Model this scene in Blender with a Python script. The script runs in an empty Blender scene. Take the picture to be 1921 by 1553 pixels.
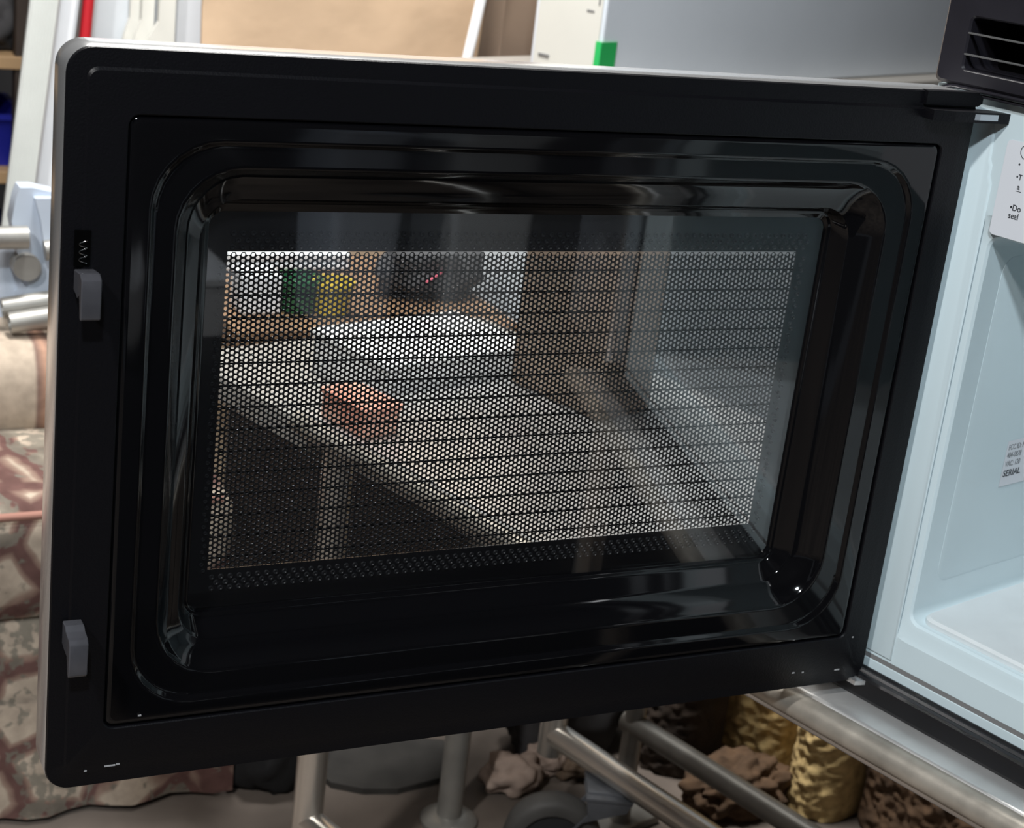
import bpy, bmesh, math, random
import numpy as np
from mathutils import Vector, Matrix, noise
random.seed(7)
sc = bpy.context.scene
COL = sc.collection
V3 = lambda p: np.array(p, float)
# ------------------------------------------------------------------ camera
CAM = V3((-0.1696, -0.8030, 0.5169))
RR = V3(((0.8961, -0.4286, 0.1153), (-0.0422, -0.3408, -0.9392), (0.4418, 0.8368, -0.3235)))
FPX, CX, CY = 3179.13, 960.5, 776.5
cd = bpy.data.cameras.new('camera'); cam = bpy.data.objects.new('camera', cd); COL.objects.link(cam)
cd.sensor_fit = 'HORIZONTAL'; cd.sensor_width = 36.0; cd.lens = 36.0 * FPX / 1921.0
r_, d_, f_ = RR
cam.matrix_world = Matrix(((r_[0], -d_[0], -f_[0], CAM[0]), (r_[1], -d_[1], -f_[1], CAM[1]),
                           (r_[2], -d_[2], -f_[2], CAM[2]), (0, 0, 0, 1)))
cd.clip_start = 0.02
cd.dof.use_dof = True; cd.dof.focus_distance = 0.95; cd.dof.aperture_fstop = 20.0
sc.camera = cam
# ------------------------------------------------------------------ colour management, world, lamps
sc.view_settings.view_transform = 'Standard'; sc.view_settings.look = 'None'
sc.view_settings.gamma = 1.0; sc.view_settings.use_curve_mapping = False
sc.view_settings.exposure = 0.0
w = bpy.data.worlds.new('world'); sc.world = w; w.use_nodes = True
w.node_tree.nodes['Background'].inputs[0].default_value = (0.80, 0.88, 1.0, 1)
w.node_tree.nodes['Background'].inputs[1].default_value = 0.16
def area(name, loc, target, size, power, color=(1, 1, 1), shape='DISK', sy=None):
    l = bpy.data.lights.new(name, 'AREA'); l.energy = power; l.size = size; l.color = color; l.shape = shape
    if sy: l.size_y = sy
    o = bpy.data.objects.new(name, l); COL.objects.link(o); o.location = loc
    o.rotation_euler = (Vector(target) - Vector(loc)).to_track_quat('-Z', 'Y').to_euler()
    return o
area('ceiling_lamp', (-1.35, -0.95, 2.05), (0.4, 0.2, 0.1), 0.16, 42, (1, 0.98, 0.96))
area('ceiling_lamp', (-0.55, -1.75, 1.95), (0.5, 0.2, 0.1), 0.16, 40, (0.86, 0.94, 1.0))
area('ceiling_lamp', (0.35, 0.95, 2.05), (0.4, 0.95, 0), 0.9, 84, (1, 0.985, 0.96), 'RECTANGLE', 0.35)
FZ = -0.59
# ------------------------------------------------------------------ projection helpers (pixel of the photograph -> point on a plane)
def ray(p):
    d = RR.T @ V3(((p[0] - CX) / FPX, (p[1] - CY) / FPX, 1.0)); return d / np.linalg.norm(d)
def hit(p, pt, n):
    d = ray(p); n = V3(n); return CAM + d * (((V3(pt) - CAM) @ n) / (d @ n))
def hz(p, z): return hit(p, (0, 0, z), (0, 0, 1))
def hy(p, y): return hit(p, (0, y, 0), (0, 1, 0))
Z3 = V3((0, 0, 1)); X3 = V3((1, 0, 0)); Y3 = V3((0, 1, 0))
# ------------------------------------------------------------------ materials
def mat(name, col, rough=0.5, metal=0.0, spec=0.5, nscale=0, namt=0.0, bump=0.0, bscale=200, coat=0.0, col2=None, trans=0.0):
    m = bpy.data.materials.new(name); m.use_nodes = True
    nt = m.node_tree; b = nt.nodes['Principled BSDF']
    b.inputs['Base Color'].default_value = (*col, 1); b.inputs['Roughness'].default_value = rough
    b.inputs['Metallic'].default_value = metal; b.inputs['Specular IOR Level'].default_value = spec
    b.inputs['Coat Weight'].default_value = coat; b.inputs['Transmission Weight'].default_value = trans
    tc = nt.nodes.new('ShaderNodeTexCoord')
    if nscale:
        n = nt.nodes.new('ShaderNodeTexNoise'); n.inputs['Scale'].default_value = nscale; n.inputs['Detail'].default_value = 5
        nt.links.new(tc.outputs['Object'], n.inputs['Vector'])
        mx = nt.nodes.new('ShaderNodeMix'); mx.data_type = 'RGBA'
        c2 = col2 or tuple(c * (1 - namt) for c in col)
        mx.inputs[6].default_value = (*col, 1); mx.inputs[7].default_value = (*c2, 1)
        rp = nt.nodes.new('ShaderNodeValToRGB'); rp.color_ramp.elements[0].position = 0.38; rp.color_ramp.elements[1].position = 0.66
        nt.links.new(n.outputs['Fac'], rp.inputs[0]); nt.links.new(rp.outputs[0], mx.inputs[0])
        nt.links.new(mx.outputs[2], b.inputs['Base Color'])
    if bump:
        n2 = nt.nodes.new('ShaderNodeTexNoise'); n2.inputs['Scale'].default_value = bscale; n2.inputs['Detail'].default_value = 3
        nt.links.new(tc.outputs['Object'], n2.inputs['Vector'])
        bp = nt.nodes.new('ShaderNodeBump'); bp.inputs['Strength'].default_value = bump; bp.inputs['Distance'].default_value = 0.002
        nt.links.new(n2.outputs['Fac'], bp.inputs['Height']); nt.links.new(bp.outputs[0], b.inputs['Normal'])
    return m
M = {}
M['matte_black'] = mat('matte black plastic', (0.0030, 0.0030, 0.0042), 0.40, spec=0.24, bump=0.12, bscale=900)
M['gloss_black'] = mat('gloss black plastic', (0.0028, 0.0028, 0.0034), 0.06, spec=0.5, bump=0.010, bscale=25)
M['screen'] = mat('black enamelled steel', (0.0055, 0.0055, 0.0065), 0.15, spec=0.6)
M['steel'] = mat('polished steel skin', (0.82, 0.82, 0.82), 0.22, metal=0.85, bump=0.02, bscale=18)
M['panel_steel'] = mat('brushed steel panel', (0.60, 0.62, 0.66), 0.28, metal=0.9)
M['white_enamel'] = mat('pale blue white enamel', (0.62, 0.735, 0.775), 0.30, spec=0.4, nscale=6, namt=0.05)
M['white_tray'] = mat('white cavity tray', (0.70, 0.745, 0.76), 0.35, nscale=30, namt=0.05)
M['groove'] = mat('grey seam', (0.20, 0.20, 0.20), 0.6)
M['sticker'] = mat('white label paper', (0.70, 0.725, 0.77), 0.5)
M['ink'] = mat('dark ink', (0.022, 0.026, 0.032), 0.5)
M['ink_grey'] = mat('grey ink', (0.13, 0.14, 0.15), 0.5)
M['hook'] = mat('grey latch plastic', (0.075, 0.075, 0.085), 0.22, nscale=40, namt=0.3, spec=0.6)
M['spring'] = mat('spring wire', (0.45, 0.45, 0.45), 0.2, metal=1)
M['vent_black'] = mat('vent black plastic', (0.017, 0.016, 0.021), 0.33, nscale=30, namt=0.25)
M['greige'] = mat('greige laminate', (0.40, 0.375, 0.34), 0.5, nscale=6, namt=0.1)
M['slat'] = mat('glossy slat edge', (0.10, 0.10, 0.10), 0.12, spec=1.0)
M['dimple'] = mat('grey pressed dimple', (0.010, 0.0105, 0.0125), 0.4, spec=0.5)
M['dark'] = mat('dark void black', (0.002, 0.002, 0.002), 0.8, spec=0.0)
M['black_wood'] = mat('black table laminate', (0.006, 0.006, 0.007), 0.7, spec=0.2, nscale=8, namt=0.3)  # near black so the unseen table keeps door reflections dark
M['black_cloth'] = mat('black cloth', (0.010, 0.010, 0.011), 0.9, nscale=14, namt=0.4)
M['scuff'] = mat('pale scuff', (0.35, 0.35, 0.36), 0.7)
M['foam_deep'] = mat('very dark brown foam', (0.035, 0.022, 0.014), 0.9, nscale=30, namt=0.5, bump=0.5, bscale=70)  # near black colour standing in for shade under the trolley
M['edge_steel'] = mat('dirty rolled edge', (0.50, 0.455, 0.39), 0.42, metal=0.5, nscale=30, namt=0.35, bump=0.15, bscale=90)
M['trim_black'] = mat('base trim black', (0.0045, 0.0045, 0.006), 0.3, nscale=30, namt=0.2)
M['table_steel'] = mat('worn stainless table', (0.80, 0.79, 0.775), 0.34, metal=0.72, nscale=14, namt=0.25, bump=0.05, bscale=60)
M['tube_steel'] = mat('satin steel tube', (0.76, 0.73, 0.68), 0.30, metal=0.9, nscale=9, namt=0.12)
M['tube_dull'] = mat('dull aluminium tube', (0.36, 0.35, 0.325), 0.42, metal=0.5, nscale=25, namt=0.2)
M['white_top'] = mat('white laminate', (0.80, 0.80, 0.79), 0.4, nscale=4, namt=0.08)
M['cardboard'] = mat('tan cardboard', (0.66, 0.475, 0.315), 0.8, nscale=7, namt=0.12, bump=1.0, bscale=16)
M['cardboard_brown'] = mat('brown cardboard', (0.34, 0.245, 0.18), 0.8, nscale=5, namt=0.15, bump=0.2, bscale=14)
M['carton_dark'] = mat('dark brown carton', (0.26, 0.19, 0.14), 0.75, nscale=6, namt=0.5)
M['wood'] = mat('orange brown wood', (0.34, 0.20, 0.11), 0.55, nscale=12, namt=0.4)
M['shelf_wood'] = mat('shelf board wood', (0.42, 0.27, 0.14), 0.6, nscale=12, namt=0.3)
M['wood_dark'] = mat('dark stained wood', (0.05, 0.034, 0.026), 0.6, nscale=10, namt=0.4)
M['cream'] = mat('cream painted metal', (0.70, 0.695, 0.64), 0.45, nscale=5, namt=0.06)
M['app_white'] = mat('white appliance enamel', (0.83, 0.895, 0.97), 0.35, nscale=4, namt=0.05)  # bluish shade is put into the colour of white enamel
M['tape'] = mat('green tape', (0.025, 0.48, 0.12), 0.5)
M['white_plastic'] = mat('white plastic', (0.88, 0.91, 0.95), 0.4, nscale=6, namt=0.06)
M['grey_white'] = mat('grey white board', (0.70, 0.745, 0.78), 0.5, nscale=5, namt=0.08)
M['ribbed'] = mat('greyed ribbed plastic', (0.74, 0.76, 0.73), 0.5, nscale=8, namt=0.1)
M['red'] = mat('red plastic', (0.55, 0.02, 0.03), 0.4)
M['blue'] = mat('deep blue plastic', (0.012, 0.018, 0.32), 0.45, nscale=8, namt=0.4)
M['navy'] = mat('navy fabric', (0.01, 0.012, 0.05), 0.8)
M['brown'] = mat('brown box', (0.10, 0.065, 0.04), 0.8, nscale=9, namt=0.5)
M['charcoal'] = mat('charcoal fabric', (0.045, 0.043, 0.045), 0.85, nscale=10, namt=0.5)
M['bracket'] = mat('pale blue cast bracket', (0.56, 0.63, 0.73), 0.45, nscale=9, namt=0.1)
M['yellow'] = mat('yellow plastic', (0.62, 0.46, 0.03), 0.4)
M['green'] = mat('dark green plastic', (0.02, 0.13, 0.05), 0.5)
M['grey_cloth'] = mat('grey cloth', (0.10, 0.10, 0.105), 0.9, nscale=14, namt=0.4, bump=0.3, bscale=60)
M['orange'] = mat('coral orange box', (0.62, 0.24, 0.165), 0.6, nscale=12, col2=(0.78, 0.50, 0.38))
M['pink'] = mat('pink cord', (0.75, 0.15, 0.22), 0.6)
M['rubber'] = mat('grey rubber tyre', (0.085, 0.083, 0.08), 0.6, nscale=20, namt=0.3)
M['wheel_grey'] = mat('dark wheel centre', (0.028, 0.030, 0.033), 0.5)
M['fork'] = mat('zinc caster fork', (0.20, 0.215, 0.24), 0.5, metal=0.4, nscale=30, namt=0.4)
M['foam'] = mat('lumpy yellow foam', (0.68, 0.50, 0.23), 0.9, nscale=70, col2=(0.40, 0.28, 0.12), bump=0.6, bscale=110)  # yellow stands in for patches of light on the brown lumpy surface
M['foam_dark'] = mat('lumpy brown foam', (0.13, 0.075, 0.04), 0.9, nscale=30, namt=0.5, bump=0.5, bscale=70)  # unlit tone of the same lumpy surface as the yellow
M['stone'] = mat('pinkish stone', (0.42, 0.32, 0.265), 0.85, nscale=25, namt=0.4)
M['floor'] = mat('dusty concrete floor', (0.17, 0.138, 0.115), 0.8, nscale=5, namt=0.5, bump=0.2, bscale=40)
M['wall'] = mat('painted block wall', (0.055, 0.055, 0.06), 0.8, nscale=2, namt=0.3)
M['mat_grey'] = mat('dark rubber mat', (0.045, 0.042, 0.038), 0.7, nscale=20, namt=0.4)

def glass_mat(name, ior):
    m = bpy.data.materials.new(name); m.use_nodes = True; nt = m.node_tree; nt.nodes.clear()
    out = nt.nodes.new('ShaderNodeOutputMaterial'); mix = nt.nodes.new('ShaderNodeMixShader')
    tr = nt.nodes.new('ShaderNodeBsdfTransparent'); gl = nt.nodes.new('ShaderNodeBsdfGlossy'); fr = nt.nodes.new('ShaderNodeFresnel')
    tr.inputs[0].default_value = (0.97, 0.975, 0.975, 1); gl.inputs['Roughness'].default_value = 0.015; fr.inputs['IOR'].default_value = ior
    ge = nt.nodes.new('ShaderNodeNewGeometry'); iv = nt.nodes.new('ShaderNodeMath'); iv.operation = 'SUBTRACT'; iv.inputs[0].default_value = 1.0
    nt.links.new(ge.outputs['Backfacing'], iv.inputs[1]); ml = nt.nodes.new('ShaderNodeMath'); ml.operation = 'MULTIPLY'
    nt.links.new(fr.outputs[0], ml.inputs[0]); nt.links.new(iv.outputs[0], ml.inputs[1]); nt.links.new(ml.outputs[0], mix.inputs[0]); nt.links.new(tr.outputs[0], mix.inputs[1]); nt.links.new(gl.outputs[0], mix.inputs[2])
    nt.links.new(mix.outputs[0], out.inputs[0]); return m
M['glass'] = glass_mat('clear window pane', 2.05); M['glass_outer'] = glass_mat('clear outer pane', 1.4)

def fabric(name, stripes=False):
    m = bpy.data.materials.new(name); m.use_nodes = True; nt = m.node_tree; b = nt.nodes['Principled BSDF']
    b.inputs['Roughness'].default_value = 0.9; b.inputs['Specular IOR Level'].default_value = 0.1
    N = nt.nodes.new; L = nt.links.new
    tc = N('ShaderNodeTexCoord')
    def ramp(stops, src, const=False):
        r = N('ShaderNodeValToRGB'); e = r.color_ramp.elements
        while len(e) > 1: e.remove(e[-1])
        e[0].position, e[0].color = stops[0][0], (*stops[0][1], 1)
        for p, c in stops[1:]:
            q = e.new(p); q.color = (*c, 1)
        if const: r.color_ramp.interpolation = 'CONSTANT'
        L(src, r.inputs[0]); return r.outputs[0]
    cream, rust, sage, wine = (0.52, 0.43, 0.34), (0.24, 0.155, 0.125), (0.20, 0.185, 0.15), (0.15, 0.082, 0.072)
    nz = N('ShaderNodeTexNoise'); nz.inputs['Scale'].default_value = 60; nz.inputs['Detail'].default_value = 4
    L(tc.outputs['Object'], nz.inputs['Vector'])
    if stripes:
        sp = N('ShaderNodeSeparateXYZ'); L(tc.outputs['Object'], sp.inputs[0])
        mt = N('ShaderNodeMath'); mt.operation = 'MULTIPLY_ADD'; mt.inputs[1].default_value = 9.5; mt.inputs[2].default_value = 0.55
        L(sp.outputs['X'], mt.inputs[0])
        fr = N('ShaderNodeMath'); fr.operation = 'FRACT'; L(mt.outputs[0], fr.inputs[0])
        c = ramp([(0.0, cream), (0.30, cream), (0.34, rust), (0.42, (0.45, 0.27, 0.19)), (0.5, rust), (0.54, cream), (0.60, (0.42, 0.25, 0.18)), (0.64, cream)], fr.outputs[0])
    else:
        mp = N('ShaderNodeMapping'); mp.inputs['Scale'].default_value = (12.0, 12.0, 12.0); mp.inputs['Rotation'].default_value = (0.3, 0.25, 0.2)
        L(tc.outputs['Object'], mp.inputs[0])
        ad = N('ShaderNodeVectorMath'); ad.operation = 'ADD'
        sc2 = N('ShaderNodeVectorMath'); sc2.operation = 'SCALE'; sc2.inputs['Scale'].default_value = 0.35
        n3 = N('ShaderNodeTexNoise'); n3.inputs['Scale'].default_value = 14
        L(tc.outputs['Object'], n3.inputs['Vector']); L(n3.outputs['Color'], sc2.inputs[0]); L(mp.outputs[0], ad.inputs[0]); L(sc2.outputs[0], ad.inputs[1])
        vo = N('ShaderNodeTexVoronoi'); vo.feature = 'DISTANCE_TO_EDGE'; vo.distance = 'EUCLIDEAN' if hasattr(vo, 'distance') else vo.distance
        vo.inputs['Scale'].default_value = 1.0; vo.inputs['Randomness'].default_value = 0.75; L(ad.outputs[0], vo.inputs['Vector'])
        base = ramp([(0.0, wine), (0.06, wine), (0.09, rust), (0.13, (0.33, 0.235, 0.185)), (0.16, cream), (0.40, (0.44, 0.36, 0.285)), (1.0, cream)], vo.outputs['Distance'])
        v2 = N('ShaderNodeTexVoronoi'); v2.inputs['Scale'].default_value = 1.0; v2.inputs['Randomness'].default_value = 0.75; L(ad.outputs[0], v2.inputs['Vector'])
        bw = N('ShaderNodeSeparateColor'); L(v2.outputs['Color'], bw.inputs[0])
        n4 = N('ShaderNodeTexNoise'); n4.inputs['Scale'].default_value = 70; n4.inputs['Detail'].default_value = 2; L(tc.outputs['Object'], n4.inputs['Vector'])
        mm = N('ShaderNodeMath'); mm.operation = 'MULTIPLY_ADD'; mm.inputs[1].default_value = 0.55; L(bw.outputs[0], mm.inputs[0]); L(n4.outputs['Fac'], mm.inputs[2])
        fac = ramp([(0.0, (0, 0, 0)), (0.84, (0, 0, 0)), (0.92, (0.8, 0.8, 0.8))], mm.outputs[0])
        mx = N('ShaderNodeMix'); mx.data_type = 'RGBA'; L(fac, mx.inputs[0]); L(base, mx.inputs[6]); mx.inputs[7].default_value = (*sage, 1)
        c = mx.outputs[2]
    m2 = N('ShaderNodeMix'); m2.data_type = 'RGBA'; m2.blend_type = 'MULTIPLY'; m2.inputs[0].default_value = 0.6
    L(c, m2.inputs[6]); L(ramp([(0.3, (0.55, 0.55, 0.55)), (0.7, (1.0, 1.0, 1.0))], nz.outputs['Fac']), m2.inputs[7])
    L(m2.outputs[2], b.inputs['Base Color'])
    bp = N('ShaderNodeBump'); bp.inputs['Strength'].default_value = 0.3; bp.inputs['Distance'].default_value = 0.002
    L(nz.outputs['Fac'], bp.inputs['Height']); L(bp.outputs[0], b.inputs['Normal'])
    return m
M['fabric'] = fabric('patchwork upholstery'); M['fabric_stripe'] = fabric('striped upholstery', True)
M['piping'] = mat('pink brown piping', (0.34, 0.17, 0.13), 0.85)
# ------------------------------------------------------------------ object helpers
BASE = {}
def thing(name, label, cat, loc, group=None):
    o = bpy.data.objects.new(name, None); COL.objects.link(o); o.location = loc; o.empty_display_size = 0.05
    o['label'] = label; o['category'] = cat
    if group: o['group'] = group
    BASE[o] = V3(loc); return o
class G:
    """collects shapes in world coordinates, then links them as one mesh"""
    def __init__(s): s.bm = bmesh.new()
    def poly(s, V, F):
        vs = [s.bm.verts.new(tuple(v)) for v in V]
        for f in F:
            try: s.bm.faces.new([vs[i] for i in f])
            except ValueError: pass
        return s
    def box(s, c, size, ax=(X3, Y3, Z3), bev=0.0, seg=2):
        t = bmesh.new(); bmesh.ops.create_cube(t, size=1.0)
        for v in t.verts: v.co = Vector((v.co.x * size[0], v.co.y * size[1], v.co.z * size[2]))
        if bev: bmesh.ops.bevel(t, geom=list(t.edges), offset=bev, segments=seg, profile=0.5, affect='EDGES')
        A = np.column_stack([V3(a) for a in ax])
        V = [V3(c) + A @ V3(v.co) for v in t.verts]; t.verts.index_update()
        s.poly(V, [[v.index for v in f.verts] for f in t.faces]); t.free(); return s
    def tube(s, pts, r, n=14, cap=True, hollow=0.0):
        pts = [V3(p) for p in pts]; rings = []; up = None
        for i, p in enumerate(pts):
            d = pts[min(i + 1, len(pts) - 1)] - pts[max(i - 1, 0)]; d /= np.linalg.norm(d)
            if up is None: up = Z3 if abs(d[2]) < 0.9 else X3
            a = np.cross(d, up); a /= np.linalg.norm(a); b = np.cross(a, d); up = b
            rr = r[i] if hasattr(r, '__len__') else r
            rings.append([p + rr * (math.cos(t) * a + math.sin(t) * b) for t in np.linspace(0, 2 * math.pi, n, endpoint=False)])
        s.loft(rings, cap0=cap, cap1=cap); return s
    def loft(s, rings, cap0=False, cap1=False, closed=False):
        n = len(rings[0]); V = [p for r in rings for p in r]; F = []
        for k in range(len(rings) - (0 if closed else 1)):
            k2 = (k + 1) % len(rings)
            for j in range(n): F.append((k * n + j, k * n + (j + 1) % n, k2 * n + (j + 1) % n, k2 * n + j))
        if cap0: F.append(tuple(range(n))[::-1])
        if cap1: F.append(tuple((len(rings) - 1) * n + j for j in range(n)))
        return s.poly(V, F)
    def prism(s, pts, dirv):
        a = [V3(p) for p in pts]; b = [p + V3(dirv) for p in a]; return s.loft([a, b], True, True)
    def build(s, name, m, parent=None, label=None, cat=None, group=None, kind=None, smooth=None, base=None):
        bmesh.ops.recalc_face_normals(s.bm, faces=s.bm.faces)
        me = bpy.data.meshes.new(name)
        if base is None: base = BASE.get(parent, np.zeros(3)) if parent else np.zeros(3)
        bmesh.ops.translate(s.bm, verts=s.bm.verts, vec=Vector(-base)); s.bm.to_mesh(me); s.bm.free()
        me.materials.append(M[m] if isinstance(m, str) else m)
        if smooth:
            for p in me.polygons: p.use_smooth = True
            me.set_sharp_from_angle(angle=math.radians(smooth))
        o = bpy.data.objects.new(name, me); COL.objects.link(o)
        if parent: o.parent = parent; BASE[o] = base
        else: o.location = base
        if label: o['label'] = label
        if cat: o['category'] = cat
        if group: o['group'] = group
        if kind: o['kind'] = kind
        return o
def rrect(a0, a1, b0, b1, r, n=7):
    out = []
    for cx, cy, t0 in ((a1 - r, b1 - r, 0), (a0 + r, b1 - r, 90), (a0 + r, b0 + r, 180), (a1 - r, b0 + r, 270)):
        for k in range(n + 1):
            t = math.radians(t0 + 90 * k / n); out.append((cx + r * math.cos(t), cy + r * math.sin(t)))
    return out
# ------------------------------------------------------------------ setting
G().box((1.0, 1.0, FZ - 0.02), (7, 7, 0.04)).build('floor', 'floor', kind='structure')
for nm, c_, q_ in (('wall_back', (1.0, 3.65, 1.0), (7, 0.1, 3.2)), ('wall_left', (-2.55, 1.0, 1.0), (0.1, 7, 3.2)), ('wall_right', (4.55, 1.0, 1.0), (0.1, 7, 3.2)), ('wall_front', (1.0, -2.85, 1.0), (7, 0.1, 3.2))):
    G().box(c_, q_).build(nm, 'wall', kind='structure')
G().box((1.0, 1.0, 2.62), (7, 7.8, 0.05)).build('ceiling', 'wall', kind='structure')
# ------------------------------------------------------------------ steel trolley under the microwave
NN, TT = V3((0.9639, 0.2664, 0)), V3((-0.2664, 0.9639, 0))
def nt(n, t, z): return NN * n + TT * t + Z3 * z
TZ = -0.012
tr = thing('steel_trolley', 'worn stainless steel trolley on casters carrying the microwave', 'trolley', nt(0.7, 0.1, FZ))
def slab(n0, n1, t0, t1, z0, z1, bev): return G().box(nt((n0 + n1) / 2, (t0 + t1) / 2, (z0 + z1) / 2), (n1 - n0, t1 - t0, z1 - z0), (NN, TT, Z3), bev, 3)
slab(0.497, 0.925, -0.80, 0.485, TZ - 0.028, TZ, 0.004).build('table_top', 'table_steel', tr, smooth=40)
G().tube([nt(0.4935, -0.80, TZ - 0.010), nt(0.4935, 0.485, TZ - 0.010)], 0.0095, 16).build('rolled_edge', 'edge_steel', tr, smooth=50)
LEGS = ((0.528, 0.46), (0.872, 0.465), (0.528, -0.76), (0.872, -0.76))
for n, t in LEGS:
    G().tube([nt(n, t, TZ - 0.028), nt(n, t, -0.476)], 0.0155, 20).build('leg', 'tube_steel', tr, smooth=50)
for n in (0.528, 0.872):
    G().tube([nt(n, 0.46, -0.45), nt(n, -0.76, -0.45)], 0.0150, 20).build('lower_rail', 'tube_steel', tr, smooth=50)
for n, t in ((0.528, 0.37), (0.872, 0.37), (0.528, -0.67), (0.872, -0.67)):
    dax = V3((-0.42, -0.907, 0)); px_ = np.cross(dax, Z3); c = nt(n, t, -0.5325) + V3((-0.057, 0.010, 0))
    g = G().box(nt(n, t, -0.4685), (0.050, 0.050, 0.008), (px_, dax, Z3), 0.003)
    st_ = (nt(n, t, -0.475) - c); a0 = st_ @ px_
    for sd in (-1, 1):
        pr = [(a0 - 0.026, 0.066), (a0 + 0.026, 0.066), (a0 + 0.022, 0.045), (0.5 * a0 + 0.020, 0.010), (0.014, -0.010), (-0.010, -0.012), (-0.012, 0.008), (0.4 * a0 - 0.006, 0.035), (a0 - 0.020, 0.052)]
        g.prism([c + px_ * a + Z3 * b + dax * (sd * 0.0205 - 0.0015) for a, b in pr], dax * 0.003)
    g.box(c + px_ * a0 + Z3 * 0.0625, (0.052, 0.044, 0.005), (px_, dax, Z3), 0.002)
    cs = g.build('caster_fork', 'fork', tr, smooth=40)
    prof = [(0.018, 0.012), (0.034, 0.012), (0.0365, 0.016), (0.047, 0.016), (0.053, 0.011), (0.0555, 0.0)]
    full = [(r, x) for r, x in prof] + [(r, -x) for r, x in prof[-2::-1]]
    rings = [[c + dax * x + r * (math.cos(a) * px_ + math.sin(a) * Z3) for r, x in full] for a in np.linspace(0, 2 * math.pi, 48, endpoint=False)]
    G().loft(rings, closed=True).build('caster_wheel', 'rubber', cs, smooth=40)
    G().tube([c - dax * 0.0125, c + dax * 0.0125], 0.0355, 32).build('wheel_centre', 'wheel_grey', cs, smooth=40)
    G().tube([c - dax * 0.024, c + dax * 0.024], 0.007, 12).build('axle_bolt', 'fork', cs, smooth=40)
# second frame behind, dull tube colour standing in for shade there
fr = thing('steel_stand', 'dim grey tube stand behind the trolley, its rail seen above the yellow foam', 'stand', nt(0.97, 0.1, FZ))
for t in (0.43, -0.55):
    G().tube([nt(0.97, t, -0.10), nt(0.97, t, FZ + 0.012)], 0.0125, 16).build('leg', 'tube_dull', fr, smooth=50)
    G().box(nt(0.97, t, FZ + 0.006), (0.10, 0.04, 0.012), (NN, TT, Z3), 0.002).build('foot', 'tube_dull', fr)
for zz in (-0.45, -0.112):
    G().tube([nt(0.97, 0.4425, zz), nt(0.97, -0.56, zz)], 0.0135, 16).build('rail', 'tube_dull', fr, smooth=50)
# ------------------------------------------------------------------ white table beyond the trolley
wt = thing('pedestal_table', 'grey topped pedestal table beyond the trolley carrying a flat white box', 'table', nt(0.80, 0.545, FZ))
slab(0.52, 0.93, 0.500, 0.735, -0.065, -0.035, 0.004).build('table_top', 'greige', wt, smooth=40)  # grey top stands in for steel in less light
wbx = thing('flat_white_box', 'flat white lidded box on the pedestal table, seen through the mesh', 'box', nt(0.71, 0.575, -0.035))
slab(0.612, 0.80, 0.503, 0.632, -0.0348, 0.004, 0.003).build('box_body', 'white_top', wbx, smooth=40)
slab(0.609, 0.803, 0.5015, 0.635, 0.0045, 0.013, 0.002).build('lid', 'white_top', wbx, smooth=40)
G().tube([nt(0.80, 0.545, -0.065), nt(0.80, 0.545, FZ + 0.01)], 0.0150, 18).build('pedestal', 'tube_dull', wt, smooth=50)
G().loft([[nt(0.80, 0.545, FZ + h) + r * (math.cos(a) * X3 + math.sin(a) * Y3) for a in np.linspace(0, 2 * math.pi, 32, endpoint=False)] for r, h in ((0.034, 0.0), (0.034, 0.005), (0.030, 0.008), (0.018, 0.012))], True, True).build('base_plate', 'tube_dull', wt, smooth=40)
# ------------------------------------------------------------------ microwave
AL = math.radians(-75.5)
U = V3((math.cos(AL), math.sin(AL), 0)); I = V3((-U[1], U[0], 0))
W, H = 0.5475, 0.400
F0 = V3((W + 0.010, 0.0, 0.0))
def fc(u, z, d=0.0): return F0 + U * u + I * d + Z3 * z
mw = thing('microwave', 'white and black microwave with its black framed door wide open', 'microwave', fc(0.34, TZ, 0.19))
def fbox(g, u0, u1, z0, z1, d0, d1, bev=0.0): return g.box(fc((u0 + u1) / 2, (z0 + z1) / 2, (d0 + d1) / 2), (u1 - u0, d1 - d0, z1 - z0), (U, I, Z3), bev)
UL, UR, ZB, ZT = -0.043, 0.745, -0.012, 0.478
# cabinet: sides, top, bottom, back as one folded shell
g = G()
ro = rrect(UL, UR, ZB + 0.001, ZT, 0.003, 2); ri = rrect(UL + 0.001, UR - 0.001, ZB + 0.002, ZT - 0.001, 0.003, 2)
g.loft([[fc(a, b, 0.004) for a, b in ri], [fc(a, b, 0.004) for a, b in ro], [fc(a, b, 0.385) for a, b in ro]], cap1=True)
body = g.build('cabinet', 'vent_black', mw, smooth=30)
# flange and cavity as one pressed sheet
O0 = (0.0155, 0.500, 0.0495, 0.3150)
def orr(m, r): return rrect(O0[0] - m, O0[1] + m, O0[2] - m, O0[3] + m, r, 7)
outer = rrect(UL + 0.001, 0.575, 0.0165, 0.400, 0.0012, 7)
rings = [[fc(a, b, 0.006) for a, b in outer], [fc(a, b, 0.0) for a, b in outer],
         [fc(a, b, 0.0) for a, b in orr(0.0135, 0.016)], [fc(a, b, 0.0016) for a, b in orr(0.0105, 0.0145)],
         [fc(a, b, 0.0024) for a, b in orr(0.004, 0.0105)], [fc(a, b, 0.0034) for a, b in orr(0.0012, 0.009)],
         [fc(a, b, 0.0055) for a, b in orr(0.0, 0.008)], [fc(a, b, 0.330) for a, b in orr(0.0, 0.008)]]
cav = G().loft(rings, cap1=True).build('cavity', 'white_enamel', mw, smooth=25)
fbox(G(), UL + 0.001, 0.575, 0.0125, 0.0168, 0.0004, 0.006).build('flange_seam', 'groove', mw)
fbox(G(), UL + 0.001, 0.575, 0.0058, 0.0128, 0.0, 0.006, 0.0006).build('lower_lip', 'white_enamel', mw)
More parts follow.
